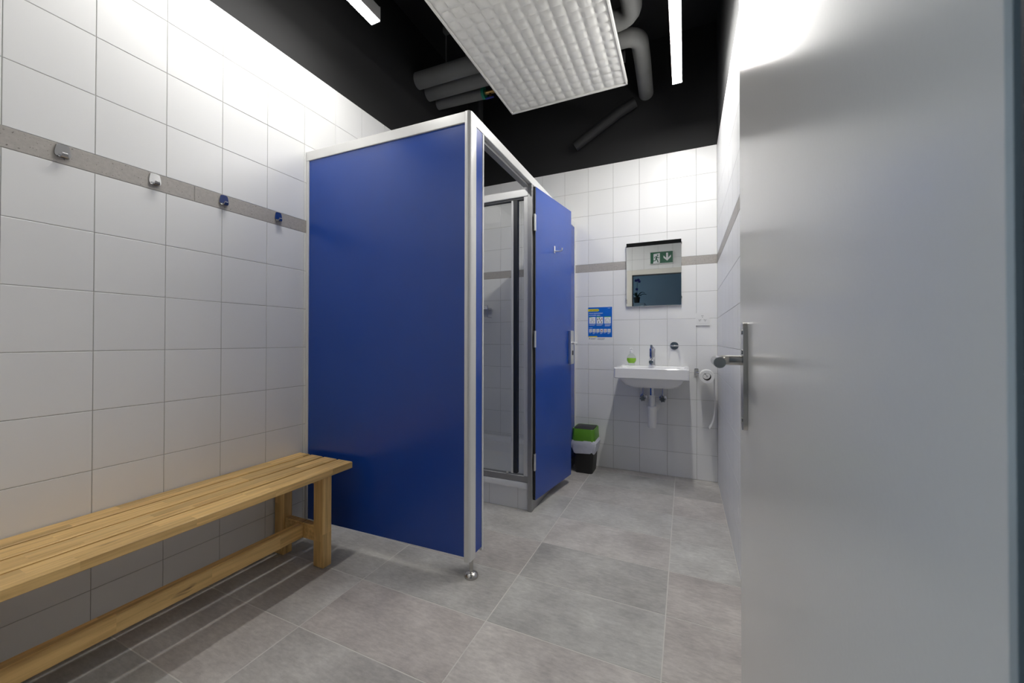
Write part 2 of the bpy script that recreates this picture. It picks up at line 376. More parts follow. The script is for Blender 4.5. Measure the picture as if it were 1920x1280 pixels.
# ------------------------------------------------------------------ floor
floor = obj('floor', box(LX - .12, RX + .12, .05, D + .12, -.1, -.0008), 'floor_grout', kind='structure', smooth=0)
tag(floor, 'grey concrete-look floor of large rectangular tiles')
Mfl = lambda u, v: ((u, v, 0), basis((1, 0, 0), (0, 1, 0), (0, 0, 1)))
fx = cells(LX, RX, [-1.255, -.661, -.067]); fy = cells(RY - .12, D, [.362, .667, .972, 1.277, 1.584, 1.893, 2.2, 2.507, 2.812, 3.118])
for a, b in fx:
    for c, d in fy: put_tile(floor, Mfl, a, b, c, d, 'floor_tile', 'floor_tile', gap=.0042, ch=.0005)

# ------------------------------------------------------------------ corridor behind the camera, seen in the mirror
CY0, CY1 = -1.75, RY - .12
tag(obj('floor_corridor', box(-3.2, 1.6, CY0, .05, -.1, -.001), 'corridor_floor', kind='structure', smooth=0), 'dark corridor floor outside the entrance')
tag(obj('wall_corridor', box(-3.2, 1.6, CY0 - .1, CY0, 0, 2.7), 'corridor_wall', kind='structure', smooth=0), 'blue-grey corridor wall seen through the entrance in the mirror')
tag(obj('wall_corridor_side', merge(box(1.6, 1.7, CY0 - .1, .05, 0, 2.7), box(RX + .12, 1.7, RY - .12, RY, 0, 2.7), box(-3.2, LX - .12, RY - .12, RY, 0, 2.7)), 'corridor_wall', kind='structure', smooth=0), 'blue-grey corridor walls beside the entrance')
tag(obj('ceiling_corridor', box(-3.2, 1.7, CY0 - .1, RY - .12, 2.7, 2.8), 'corridor_wall', kind='structure', smooth=0), 'corridor ceiling outside the entrance')

# ------------------------------------------------------------------ entrance: frame and open door
fr = thing('trim_1', (OX0, RY, 0), 'cream steel door frame around the entrance, seen in the mirror', 'door frame'); fr['kind'] = 'structure'; del fr['category']
def fbox(name, s, m='frame_paint'): return obj(name, s, m, fr)
fbox('jamb', box(OX0 - .075, OX0, RY - .13, RY + .004, 0, OZ + .075, .003))
fbox('jamb', box(OX1 + .004, RX - .001, RY - .13, RY + .004, 0, OZ + .075, .003))
fbox('head', box(OX0, OX1 + .004, RY - .13, RY + .004, OZ, OZ + .075, .003))
fbox('seal', box(OX0, OX0 + .014, RY - .03, RY + .006, 0, OZ - .014, .002), 'dark_seal')
fbox('seal', box(OX0, OX1, RY - .03, RY + .006, OZ - .014, OZ, .002), 'dark_seal')
fbox('seal', box(OX1 - .008, OX1 + .004, RY - .01, RY + .0565, 0, OZ - .014, .002), 'dark_seal')
DX = .11; DY0, DY1 = .2115, .993
dr = thing('door_1', (DX + .02, DY0, .008), 'light grey painted entrance door standing open beside the camera', 'door'); dr['kind'] = 'structure'; del dr['category']
obj('leaf', merge(box(DX, DX + .018, DY0, DY1, .008, 2.02, .0015), box(DX + .018, DX + .04, DY0 + .012, DY1 - .014, .008, 2.008, .001)), 'door_paint', dr)
HY, HZ0, HZ1, LZ = .895, .848, 1.06, .985
def stadium(c0, c1, hw, ya, n=8):   # outline in (y, z)
    return [(ya + hw * math.cos(rad(180 * k / n)), c1 - hw + hw * math.sin(rad(180 * k / n))) for k in range(n + 1)] + [(ya + hw * math.cos(rad(180 + 180 * k / n)), c0 + hw + hw * math.sin(rad(180 + 180 * k / n))) for k in range(n + 1)]
hp = obj('handle_plate', prism(stadium(HZ0, HZ1, .0165, HY), 'x', DX - .008, DX - .0002), 'steel', dr, label='long brushed steel backplate with rounded ends')
for z in (HZ0 + .02, LZ + .016, HZ1 - .02): obj('screw', cyl((DX - .0095, HY, z), (DX - .0075, HY, z), .0045, n=12), 'steel', hp)
bend = [(DX - .008, HY, LZ), (DX - .03, HY, LZ)] + [(.078 - .022 * math.sin(rad(a)) + 0, HY - .022 + .022 * math.cos(rad(a)), LZ) for a in (0, 22, 45, 68, 90)] + [(.056, HY - .06, LZ), (.056, HY - .108, LZ)]
obj('lever', tube(bend, .0098, 20), 'steel', dr, label='brushed steel round lever pointing towards the hinges')
obj('lettering', text_shape('1001', .024, lambda x, y: (DX - .0003, .684 - x, 1.455 + y)), 'print_grey', dr)
for z in (.25, 1.75): obj('hinge', cyl((DX + .048, DY0 + .006, z), (DX + .048, DY0 + .006, z + .09), .008, n=12), 'steel', dr)

# ------------------------------------------------------------------ ceiling: light strips, embossed panel, pipes
def lamp(name, x0, x1, y0, y1, z, label, mat):
    t = thing(name, ((x0 + x1) / 2, (y0 + y1) / 2, z), label, 'lamp', 'linear ceiling lamps')
    obj('housing', box(x0 - .004, x1 + .004, y0, y1, z + .008, z + .075, .002), 'lamp_housing', t)
    obj('diffuser', box(x0, x1, y0 + .004, y1 - .004, z, z + .0078), mat, t, smooth=0)
    for y in (y0, y1): obj('end_cap', box(x0 - .005, x1 + .005, y - .003, y + .003, z + .002, z + .077, .001), 'lamp_housing', t)
    for y in (y0 + .2, y1 - .2): obj('hanger', tube([((x0 + x1) / 2, y, z + .07), ((x0 + x1) / 2, y, CEIL)], .0022, 8), 'black_pipe', t)
    return t
lamp('strip_lamp', -1.466, -1.417, .62, 1.54, 2.65, 'linear strip lamp over the wooden bench', 'lamp_diffuser_left')
lamp('strip_lamp', -.066, -.016, 1.80, 2.70, 2.65, 'linear strip lamp over the wash basin side of the room', 'lamp_diffuser_right')

def embossed_panel():
    x0, x1, y0, y1, z = -1.2, -.348, .95, 2.74, 2.75
    t = thing('ceiling_panel', ((x0 + x1) / 2, (y0 + y1) / 2, z), 'white hanging ceiling panel embossed with small square pillows', 'ceiling panel')
    fr_ = .012; nx, ny, s = 12, 25, 6
    V, Fc = [], []
    NX, NY = nx * s, ny * s
    for j in range(NY + 1):
        for i in range(NX + 1):
            fx_, fy_ = (i % s) / s, (j % s) / s
            pil = (math.sin(math.pi * fx_) * math.sin(math.pi * fy_)) ** .45 if 0 < fx_ < 1 and 0 < fy_ < 1 else 0.
            V.append((x0 + fr_ + (x1 - x0 - 2 * fr_) * i / NX, y0 + fr_ + (y1 - y0 - 2 * fr_) * j / NY, z + .012 - .0095 * pil))
    for j in range(NY):
        for i in range(NX):
            a = j * (NX + 1) + i; Fc.append((a, a + 1, a + NX + 2, a + NX + 1))
    obj('embossed_sheet', (V, Fc), 'panel_white', t, smooth=50)
    obj('frame', merge(box(x0, x0 + fr_, y0, y1, z, z + .03, .0015), box(x1 - fr_, x1, y0, y1, z, z + .03, .0015), box(x0, x1, y0, y0 + fr_, z, z + .03, .0015), box(x0, x1, y1 - fr_, y1, z, z + .03, .0015)), 'panel_white', t)
    obj('back_sheet', box(x0 + .002, x1 - .002, y0 + .002, y1 - .002, z + .022, z + .03), 'panel_white', t)
    for x in (x0 + .1, x1 - .1):
        for y in (y0 + .2, y1 - .46): obj('hanger', tube([(x, y, z + .03), (x, y, CEIL)], .0025, 8), 'black_pipe', t)
embossed_panel()
PG = 'insulated pipes under the ceiling'
def pipe_thing(name, pts, r, label, mat='pipe_insulation'): return obj(name, tube(pts, r, 24), mat, None, label, 'pipe', PG)
bendA = [(LX + .001, 2.37, 2.955), (-.9, 2.40, 2.955), (-.42, 2.42, 2.955), (-.36, 2.42, 2.955)] + [(-.36 + .085 * math.sin(rad(a)), 2.42 - .085 + .085 * math.cos(rad(a)), 2.955) for a in (20, 40, 60, 80, 90)] + [(-.275, 2.2, 2.957), (-.275, 1.2, 2.96)]
pipe_thing('insulated_pipe', bendA, .058, 'thickest grey insulated pipe, bending back above the ceiling panel')
bendB = [(LX + .001, 2.50, 2.935), (-.9, 2.54, 2.94), (-.40, 2.57, 2.945), (-.34, 2.57, 2.945)] + [(-.34 + .08 * math.sin(rad(a)), 2.57 + .08 - .08 * math.cos(rad(a)), 2.945) for a in (20, 40, 60, 80, 90)] + [(-.26, 2.8, 2.945), (-.27, D - .001, 2.945)]
pipe_thing('insulated_pipe', bendB, .054, 'middle grey insulated pipe, turning towards the end wall beside the panel')
obj('insulated_pipe', tube([(LX + .001, 2.635, 2.925), (-1.415, 2.66, 2.925)], .040, 24), 'pipe_insulation', None, 'thinnest and lowest grey insulated pipe ending at a green collar', 'pipe', PG)
vt = thing('pipe_valve', (-1.36, 2.663, 2.925), 'small pipe valve with green collar and blue handle under the ceiling', 'valve')
obj('collar', cyl((-1.413, 2.66, 2.925), (-1.392, 2.661, 2.925), .042), 'green_valve', vt)
obj('body', merge(cyl((-1.392, 2.661, 2.925), (-1.30, 2.665, 2.925), .016), cyl((-1.35, 2.663, 2.925), (-1.35, 2.663, 2.885), .010)), 'brass', vt)
obj('handle', box(-1.39, -1.32, 2.655, 2.672, 2.875, 2.885, .003), 'blue_valve', vt)
obj('branch_pipe', tube([(-1.30, 2.665, 2.925), (-.6, 2.70, 2.93), (-.36, 2.71, 2.93)], .036, 20), 'black_pipe', vt)
obj('drain_pipe', tube([(-.345, 3.165, 2.868), (-.46, 3.165, 2.82), (-.63, 3.165, 2.725), (-.82, 3.165, 2.62)], .040, 18), 'black_pipe', None, 'black pipe slanting along the black zone of the end wall', 'pipe')
for i, (x, y) in enumerate(((-1.571, 2.39), (-1.47, 2.50))):
    obj('pipe_hanger', merge(tube([(x, y, 3.0), (x, y, CEIL)], .004, 8), box(x - .018, x + .018, y - .02, y + .02, CEIL - .1, CEIL - .06, .002)), 'pipe_insulation', None, ('threaded rod hanger above the thickest insulated pipe', 'threaded rod hanger above the middle insulated pipe')[i], 'pipe hanger')
obj('wall_duct', box(LX + .001, -1.70, D - .09, D - .002, TOP + .002, CEIL - .001, .006), 'duct_grey', None, 'dark grey vertical duct in the far corner above the shower cabin', 'duct')

# ------------------------------------------------------------------ bench
bn = thing('bench', (-1.62, .8, 0), 'long wooden slatted bench along the left tiled wall', 'bench')
BY0, BY1, BZ = .17, 1.398, .444
for k, (a, b) in enumerate(((-1.803, -1.730), (-1.718, -1.639), (-1.627, -1.543), (-1.531, -1.44))):
    obj('slat', box(a, b, BY0, BY1, BZ - .03, BZ, .0025), 'birch_wood', bn)
for y in (.262, 1.255):
    obj('leg', box(-1.532, -1.468, y, y + .048, 0, BZ - .0305, .004), 'birch_wood_upright', bn)
    obj('leg', box(-1.796, -1.732, y, y + .048, 0, BZ - .0305, .004), 'birch_wood_upright', bn)
    obj('cross_rail', box(-1.7315, -1.5325, y + .006, y + .042, .108, .178, .004), 'birch_wood', bn)
    obj('seat_batten', box(-1.731, -1.533, y + .004, y + .044, BZ - .075, BZ - .0305, .003), 'birch_wood', bn)
obj('long_rail', box(-1.640, -1.600, .3105, 1.2605, .112, .174, .004), 'birch_wood', bn)

# ------------------------------------------------------------------ coat hooks on the stone band
def hook(y, label):
    t = thing('coat_hook', (LX, y, 1.622), label, 'coat hook', 'chrome hooks on the stone band')
    z = 1.622
    pts = [(-.014, .021), (-.009, .0235), (.009, .0235), (.014, .021), (.0165, .010), (.0185, -.004), (.0178, -.012), (.012, -.0175), (-.012, -.0175), (-.0178, -.012), (-.0185, -.004), (-.0165, .010)]
    obj('plate', prism([(y + a, z + b) for a, b in pts], 'x', LX + .0005, LX + .005), 'hook_chrome', t)
    prof = [(LX + .004, z - .0150), (LX + .009, z - .0180), (LX + .015, z - .0178), (LX + .020, z - .0135), (LX + .022, z - .007)]
    V, Fc = [], []
    loops = []
    for k, (x, zz) in enumerate(prof):
        w = (.0150, .0105, .0085, .0075, .006)[k]; n = .0018
        loops.append([(x - n, y - w, zz + n), (x - n, y + w, zz + n), (x + n, y + w, zz - n), (x + n, y - w, zz - n)])
    obj('prong', loft(loops), 'hook_chrome', t)
hook(.541, 'chrome coat hook nearest the left picture edge, leftmost of four on the band')
hook(.781, 'second chrome coat hook from the left on the stone band')
hook(1.023, 'third chrome coat hook from the left on the stone band')
hook(1.272, 'chrome coat hook on the stone band nearest the blue partition')

# ------------------------------------------------------------------ shower cabin of blue panels
SX = -.835                                 # outer face of the side with the door
cb = thing('shower_cabin', (-1.32, 1.45, 0), 'blue laminate changing cabin with aluminium frame and open door around the shower', 'cabin')
PIV, PA = (-.857, 1.462), 1.75             # the front partition runs slightly askew to the wall
pw = 1.808 - .857 + .003
R = lambda s: rot(s, PIV, PA)
px0 = PIV[0] - pw
obj('front_panel', R(box(px0 + .02, PIV[0], PIV[1], PIV[1] + .013, .092, 1.962)), 'blue_laminate', cb)
obj('top_rail', R(box(px0 + .004, PIV[0], PIV[1] - .007, PIV[1] + .033, 1.9625, 2.011, .002)), 'white_aluminium', cb)
obj('wall_profile', R(box(px0 + .004, px0 + .0215, PIV[1] - .006, PIV[1] + .026, .075, 1.962, .002)), 'white_aluminium', cb)
obj('wall_foot', R(box(px0 + .004, px0 + .06, PIV[1] - .002, PIV[1] + .022, .068, .0915, .002)), 'white_aluminium', cb)
# rounded corner post: two flat lips and a quarter-round nose with its shade painted as a dark strip
def corner_post():
    P_ = [(-.860, 1.4635), (-.860, 1.4555), (-.850, 1.4555)] + [(-.849 + .016 * math.sin(rad(a)), 1.4715 - .016 * math.cos(rad(a))) for a in (0, 15, 30, 45, 60, 75, 90)] + [(-.833, 1.509), (-.842, 1.509), (-.842, 1.492), (-.855, 1.479)]
    return prism(P_, 'z', .075, 2.012)
cp = obj('corner_post', corner_post(), 'white_aluminium', cb)
obj('nose_shade', prism([(-.8425, 1.4570), (-.8405, 1.4582), (-.8412, 1.4592), (-.8432, 1.4580)], 'z', .08, 2.0), 'dark_seal', cp)  # shading of the rounded nose, drawn as a thin strip in the seal colour
ft = obj('post_foot', lathe([(.0, .0), (.030, .0), (.031, .006), (.028, .014), (.018, .021), (.009, .024), (.0085, .14), (.0, .14)], (-.842, 1.488, .0)), 'steel', cb, label='steel adjustable foot')
obj('jamb_panel', box(SX - .013, SX, 1.5095, 1.568, .092, 1.962), 'blue_laminate', cb)
obj('jamb_profile', box(SX - .02, SX + .003, 1.568, 1.582, .075, 1.962, .002), 'white_aluminium', cb)
obj('head_rail', box(SX - .050, SX + .003, 1.4925, D - .002, 1.9625, 2.012, .002), 'white_aluminium', cb)
obj('head_stop', box(SX - .049, SX - .016, 1.583, 2.19, 1.945, 1.9623, .001), 'grey_aluminium', cb)
obj('hinge_post', box(SX - .022, SX + .006, 2.19, 2.226, .0, 1.962, .002), 'grey_aluminium', cb)
obj('side_panel', box(SX - .013, SX, 2.2265, D - .02, .06, 1.962), 'blue_laminate', cb)
obj('floor_profile', box(SX - .02, SX + .004, 2.2265, D - .003, .0, .06, .002), 'grey_aluminium', cb)
obj('wall_profile', box(SX - .018, SX + .006, D - .02, D - .001, .06, 1.962, .002), 'white_aluminium', cb)
# open door leaf, swung round against the side panel
HXY = (-.818, 2.212); DA = -math.degrees(math.atan2(.075, .545)); DL = .552
Rd = lambda s: rot(s, HXY, DA)
hx, hy = HXY
dl = obj('cabin_door', Rd(box(hx - .012, hx + .0, hy + .010, hy + DL, .062, 1.952, .001)), 'blue_laminate', cb)
obj('edge_seal', Rd(box(hx - .013, hx + .0008, hy + .000, hy + .0098, .066, 1.950, .001)), 'black_rubber', dl)
for z in (1.68, .98, .245):
    obj('hinge', Rd(merge(box(hx + .0005, hx + .006, hy - .012, hy + .006, z, z + .10, .001), cyl((hx + .004, hy - .010, z), (hx + .004, hy - .010, z + .10), .0055, n=12))), 'brushed_aluminium', dl)
lk = obj('lock_case', Rd(box(hx + .0005, hx + .020, hy + DL - .052, hy + DL + .002, .855, 1.092, .002)), 'brushed_aluminium', dl)
obj('lever', Rd(merge(cyl((hx + .020, hy + DL - .034, 1.003), (hx + .040, hy + DL - .034, 1.003), .009, n=14), box(hx + .034, hx + .044, hy + DL - .044, hy + DL + .012, .996, 1.010, .003))), 'white_aluminium', lk)
obj('occupancy_window', Rd(box(hx + .0198, hx + .0208, hy + DL - .030, hy + DL - .008, .918, .950)), 'dark_seal', lk)
hk = obj('coat_hook', Rd(merge(box(hx + .0003, hx + .004, hy + .262, hy + .278, 1.598, 1.645, .001), tube([(hx + .003, hy + .27, 1.610), (hx + .040, hy + .27, 1.606), (hx + .054, hy + .27, 1.612), (hx + .056, hy + .27, 1.626)], .005, 10))), 'white_aluminium', dl)

# ------------------------------------------------------------------ shower enclosure in the cabin
sh = thing('shower_enclosure', (-1.33, 2.7, 0), 'framed glass shower enclosure on a white raised tray inside the blue cabin', 'shower')
SY = 2.195; EX1 = -.853
ri = obj('riser', box(LX + .004, EX1, SY + .012, SY + .03, 0, .128), 'grout', sh, smooth=0)
for a, b in cells(LX + .004, EX1, [-1.72, -1.52, -1.32, -1.12, -.925]): put_tile(ri, lambda u, v: ((u, SY + .010, v), basis((1, 0, 0), (0, 0, 1), (0, -1, 0))), a, b, 0, .128)
def tray():
    cxm, cym = (LX + .004 + EX1) / 2, (SY + .002 + D - .003) / 2; hxm, hym = (EX1 - LX - .004) / 2, (D - .003 - SY - .002) / 2
    L_ = lambda ins, r, z: [(a, b, z) for a, b in rrect(cxm, cym, hxm - ins, hym - ins, r)]
    return loft([L_(0, .012, .129), L_(0, .012, .160), L_(.004, .012, .166), L_(.058, .03, .166), L_(.066, .04, .160), L_(.085, .06, .125), L_(.16, .1, .115), L_(.40, .05, .112)])
tr = obj('tray', tray(), 'ceramic', sh, label='white shower tray')
obj('drain', lathe([(0, 0), (.05, 0), (.05, .004), (.045, .006), (0, .006)], (-1.33, 2.7, .1125)), 'chrome', tr)
obj('bottom_rail', box(LX + .006, EX1, SY + .004, SY + .044, .1665, .205, .003), 'grey_aluminium', sh)
obj('top_rail', box(LX + .006, EX1, SY, SY + .045, 1.893, 1.940, .003), 'white_aluminium', sh)
obj('rail_gasket', box(LX + .03, EX1 - .03, SY + .008, SY + .036, 1.880, 1.8928), 'dark_seal', sh)
obj('corner_post', box(EX1 - .032, EX1, SY + .001, SY + .045, .205, 1.893, .003), 'white_aluminium', sh)
obj('wall_post', box(LX + .006, LX + .036, SY + .001, SY + .045, .205, 1.893, .004), 'white_aluminium', sh)
obj('door_profile', box(-.968, -.954, SY + .002, SY + .030, .212, 1.880, .002), 'white_aluminium', sh)
obj('door_seal', box(-.9538, -.927, SY + .004, SY + .032, .214, 1.878, .002), 'dark_seal', sh)
obj('glass_pane', box(-.9268, EX1 - .032, SY + .016, SY + .021, .205, 1.880), 'shower_glass', sh, smooth=0)
obj('glass_pane', box(LX + .036, -.968, SY + .014, SY + .019, .205, 1.880), 'shower_glass', sh, smooth=0)
obj('door_roller', box(-1.0, -.985, SY + .001, SY + .010, .206, .222, .002), 'brushed_aluminium', sh)
sd = thing('soap_shelf', (-1.66, D, 1.22), 'chrome wire soap shelf on the tiles inside the shower', 'soap shelf')
obj('dish', box(-1.72, -1.61, D - .085, D - .001, 1.30, 1.318, .004), 'chrome', sd)
obj('rail', tube([(-1.72, D - .004, 1.23), (-1.72, D - .085, 1.23), (-1.611, D - .085, 1.23), (-1.611, D - .004, 1.23)], .004, 10), 'chrome', sd)
for x in (-1.72, -1.611): obj('upright', tube([(x, D - .085, 1.23), (x, D - .085, 1.335)], .0035, 8), 'chrome', sd)
obj('rail', tube([(-1.72, D - .085, 1.335), (-1.611, D - .085, 1.335)], .0035, 8), 'chrome', sd)

# ------------------------------------------------------------------ wash basin corner
wb = thing('wash_basin', (-.215, D, .69), 'white ceramic wash basin mounted on the end wall', 'wash basin')
BX0, BX1, BYF, BTOP = -.458, .027, 2.84, .832
def basin():
    cxb, hxb = (BX0 + BX1) / 2, (BX1 - BX0) / 2; y1 = D - .001; cyb, hyb = (BYF + y1) / 2, (y1 - BYF) / 2
    def lp(l, r, f, b, rr, z): return [(a, c, z) for a, c in rrect((BX0 + l + BX1 - r) / 2, (BYF + f + y1 - b) / 2, hxb - (l + r) / 2, hyb - (f + b) / 2, rr)]
    return loft([lp(.11, .11, .09, .12, .05, .688), lp(.085, .085, .07, .10, .06, .692), lp(.060, .060, .052, .085, .05, .708), lp(.040, .040, .036, .07, .035, .738), lp(.034, .034, .030, .06, .03, .7565),
                 lp(.006, .006, .006, 0, .012, .757), lp(.001, .001, .001, 0, .012, .762), lp(.0, .0, .0, 0, .012, .826), lp(.004, .004, .004, 0, .012, .832),
                 lp(.022, .022, .020, .115, .03, .832), lp(.027, .027, .025, .122, .03, .827), lp(.05, .05, .045, .135, .06, .775), lp(.10, .10, .09, .16, .05, .752), lp(.2, .2, .15, .18, .01, .748)])
obj('bowl', basin(), 'ceramic', wb, smooth=32)
obj('drain', lathe([(0, 0), (.022, 0), (.022, .003), (0, .004)], (-.215, 2.985, .7475)), 'chrome', wb)
fc = thing('faucet', (-.222, 3.125, .832), 'chrome single-lever mixer tap on the wash basin', 'faucet')
obj('body', lathe([(0, 0), (.025, 0), (.026, .006), (.0225, .010), (.0215, .095), (.022, .10), (.0, .10)], (-.222, 3.125, .8322)), 'chrome', fc)
obj('spout', loft([[(-.222 + a * s, y, z + b * s) for a, b in rrect(0, 0, .017, .012, .009)] for y, z, s in ((3.118, .892, 1.1), (3.07, .888, 1.), (3.02, .876, .95), (3.005, .868, .85))]), 'chrome', fc)
obj('cartridge', lathe([(0, 0), (.0225, 0), (.0225, .026), (.018, .034), (0, .036)], (-.222, 3.125, .9325)), 'chrome', fc)
obj('lever', loft([[(-.222 + a * s, y, z + b) for a, b in rrect(0, 0, .012, .004, .0038)] for y, z, s in ((3.145, .966, 1.2), (3.11, .970, 1.2), (3.06, .981, .9), (3.035, .987, .7))]), 'chrome', fc)
so = thing('soap_dispenser', (-.369, 3.11, .832), 'clear pump bottle of green liquid soap on the basin rim', 'soap bottle')
def ell(hx_, hy_, z, n=24): return [(-.369 + hx_ * math.cos(2 * math.pi * k / n), 3.11 + hy_ * math.sin(2 * math.pi * k / n), .8322 + z) for k in range(n)]
obj('bottle', loft([ell(.024, .015, 0), ell(.027, .017, .004), ell(.026, .017, .018), ell(.033, .020, .035), ell(.0345, .021, .050), ell(.031, .019, .068), ell(.020, .014, .084), ell(.010, .010, .092), ell(.010, .010, .098)]), 'clear_plastic', so)
obj('liquid', loft([ell(.020, .012, .019), ell(.027, .0165, .028), ell(.0325, .0195, .038), ell(.0335, .0202, .050), ell(.0325, .0197, .057)]), 'liquid_soap', so)
pm = obj('pump', merge(lathe([(0, 0), (.0125, 0), (.0125, .014), (.006, .017), (.004, .018), (.004, .03), (0, .03)], (-.369, 3.11, .8322 + .096))), 'white_plastic', so)
obj('nozzle', merge(lathe([(0, 0), (.010, 0), (.010, .007), (0, .009)], (-.369, 3.11, .8322 + .126)), tube([(-.369, 3.11, .8322 + .130), (-.375, 3.085, .8322 + .130), (-.376, 3.078, .8322 + .124)], .004, 8)), 'white_plastic', pm)
tp = thing('bottle_trap', (-.219, 3.06, .385), 'white plastic bottle trap under the wash basin', 'drain trap')
TX, TY = -.219, 3.06
obj('cup', lathe([(0, 0), (.024, 0), (.028, .004), (.030, .012), (.0325, .125), (.034, .13), (.034, .152), (.030, .156), (0, .157)], (TX, TY, .385)), 'white_plastic', tp)
obj('neck', lathe([(0, 0), (.019, 0), (.019, .062), (.022, .064), (.022, .078), (.017, .08), (0, .08)], (TX, TY, .542)), 'white_plastic', tp)
obj('tailpiece', cyl((TX, TY, .622), (TX, TY, .6895), .0165), 'chrome', tp)
obj('outlet', tube([(TX, TY + .015, .523), (TX, D - .01, .523)], .0165, 18), 'white_plastic', tp)
obj('rosette', lathe([(0, 0), (.047, 0), (.046, .006), (.03, .012), (.018, .014), (0, .014)], (TX, D - .0005, .523), axis='y'), 'white_plastic', tp)
for x, lb in ((-.291, 'chrome angle valve left of the white bottle trap'), (-.151, 'chrome angle valve right of the white bottle trap')):
    v = thing('angle_valve', (x, D, .584), lb, 'valve', 'angle valves under the basin'); z = .584
    obj('rosette', lathe([(0, 0), (.027, 0), (.026, .004), (.014, .009), (0, .009)], (x, D - .0005, z), axis='y'), 'chrome', v)
    obj('body', merge(cyl((x, D - .009, z), (x, D - .052, z), .0115), cyl((x, D - .038, z), (x, D - .038, z + .034), .0085)), 'chrome', v)
    n = 24
    obj('handwheel', loft([[(x + (r_0 if k % 4 < 2 else r_0 * .8) * math.cos(2 * math.pi * k / n), yy, z + (r_0 if k % 4 < 2 else r_0 * .8) * math.sin(2 * math.pi * k / n)) for k in range(n)] for yy, r_0 in ((D - .052, .023), (D - .078, .024), (D - .084, .018))]), 'hook_chrome', v, smooth=25)
    obj('supply_hose', tube([(x, D - .038, z + .034), (x, D - .040, z + .08), (x * .92 - .018, D - .055, z + .114)], .005, 10), 'chrome', v)

mi = thing('wall_mirror', (-.22, D, 1.29), 'frameless rectangular mirror above the wash basin', 'mirror')
obj('glass', box(-.418, -.022, D - .019, D - .014, 1.2885, 1.784, .001), 'mirror_silver', mi, smooth=0)
obj('backing', box(-.408, -.032, D - .014, D - .001, 1.30, 1.772), 'grey_aluminium', mi)
for x in (-.4195, -.0205):
    for z in (1.34, 1.745): obj('clip', box(x - .002, x + .002, D - .021, D - .001, z, z + .016), 'steel', mi)

# poster
def poster():
    x0, x1, z0, z1 = -.727, -.526, 1.002, 1.296
    t = thing('poster', ((x0 + x1) / 2, D, z0), 'blue information poster taped to the tiles left of the mirror', 'poster')
    W, Hh = x1 - x0, z1 - z0
    PX = lambda u: x0 + .004 + (u - 178) / (836 - 178) * (W - .008)        # page measures read off the photograph's own scale
    PZ = lambda v: z1 - (v - 222) / (1178 - 222) * Hh
    lay = [D - .0016 - .0003 * k for k in range(6)]
    def quad(u0, u1, v0, v1, k): return box(PX(u0), PX(u1), lay[k] - .0002, lay[k] + .0001, PZ(v1), PZ(v0))
    obj('sheet', box(x0, x1, D - .0014, D - .0004, z0, z1), 'paper', t)
    obj('blue_field', quad(178, 836, 232, 1025, 0), 'print_blue', t)
    obj('yellow_tag', prism([(PX(178), PZ(342)), (PX(455), PZ(342)), (PX(488), PZ(310)), (PX(455), PZ(278)), (PX(178), PZ(278))], 'y', lay[1] - .0002, lay[1]), 'print_yellow', t)
    place = lambda u, v, k: (lambda x, y: (PX(u) + x, lay[k] - .0002, PZ(v) + y))
    obj('lettering', text_shape('STOP CORONA', .0105, place(205, 326, 2), .0002), 'print_black', t)
    obj('lettering', merge(text_shape('Suivons imp\u00e9rativement', .0115, place(205, 402, 1), .0002), text_shape('les nouvelles r\u00e8gles :', .0115, place(205, 452, 1), .0002)), 'print_white', t)
    obj('yellow_bar', quad(190, 430, 1000, 1025, 1), 'print_yellow', t)
    for u in (208, 413, 622): obj('picture_field', quad(u, u + 178, 490, 668, 1), 'print_white', t)
    for u in (207, 308, 410, 512, 614, 714): obj('picture_field', quad(u, u + 82, 810, 896, 1), 'print_white', t)
    for u, w in ((208, 70), (413, 110), (622, 178)): obj('green_bar', quad(u, u + w, 482, 500, 2), 'print_green', t)
    def ring(u, v, r, th, k=2, a0=0, a1=360):
        s = W / 700; pts = arc((PX(u), PZ(v)), r * s, a0, a1, 14, 'xz', lay[k]); return tube(pts, th * s, 6)
    ln = lambda pts, th=4: tube([(PX(a), lay[2], PZ(b)) for a, b in pts], th * W / 700, 6)
    obj('person_icon', merge(ring(297, 540, 26, 4), ln([(250, 640), (252, 605), (275, 580), (320, 580), (343, 605), (345, 640)]), ln([(270, 640), (272, 610)]), ln([(322, 640), (320, 610)])), 'print_grey', t)
    for u, v in ((442, 555), (492, 535), (562, 545), (520, 575), (466, 628), (548, 632)): obj('figure_icon', quad(u - 9, u + 9, v - 24, v + 22, 2), 'print_black' if (u + v) % 3 else 'print_red', t)
    obj('house_icon', merge(ln([(645, 580), (715, 520), (785, 580)]), ln([(662, 575), (662, 645), (690, 645), (690, 605), (715, 605), (715, 645), (765, 645), (765, 575)])), 'print_grey', t)
    for i, u in enumerate((248, 349, 451, 553, 655, 755)): obj('small_icon', merge(ring(u, 850, 20, 4), ln([(u - 22, 872), (u + 22, 872)])) if i != 3 else merge(ln([(u - 24, 830), (u + 24, 875)], 7), ln([(u + 24, 830), (u - 24, 875)], 7)), ('print_grey', 'print_grey', 'print_grey', 'print_red', 'print_red', 'print_grey')[i], t)
    def lines(u0, u1, v, n): return merge(*[quad(u0, u1 - (30 if k == n - 1 else 0), v + 20 * k, v + 20 * k + 7, 1) for k in range(n)])
    obj('small_print', merge(lines(208, 380, 690, 2), lines(413, 585, 690, 2), lines(640, 800, 690, 3), lines(205, 330, 775, 1), lines(720, 815, 260, 1), *[lines(u, u + 75, 912, 2 if i % 2 else 1) for i, u in enumerate((207, 308, 410, 512, 614, 714))]), 'print_white', t, kind='stuff')
    obj('small_print', merge(quad(205, 228, 1050, 1080, 1), lines(250, 400, 1055, 2), lines(440, 640, 1050, 3)), 'print_grey', t, kind='stuff')
poster()

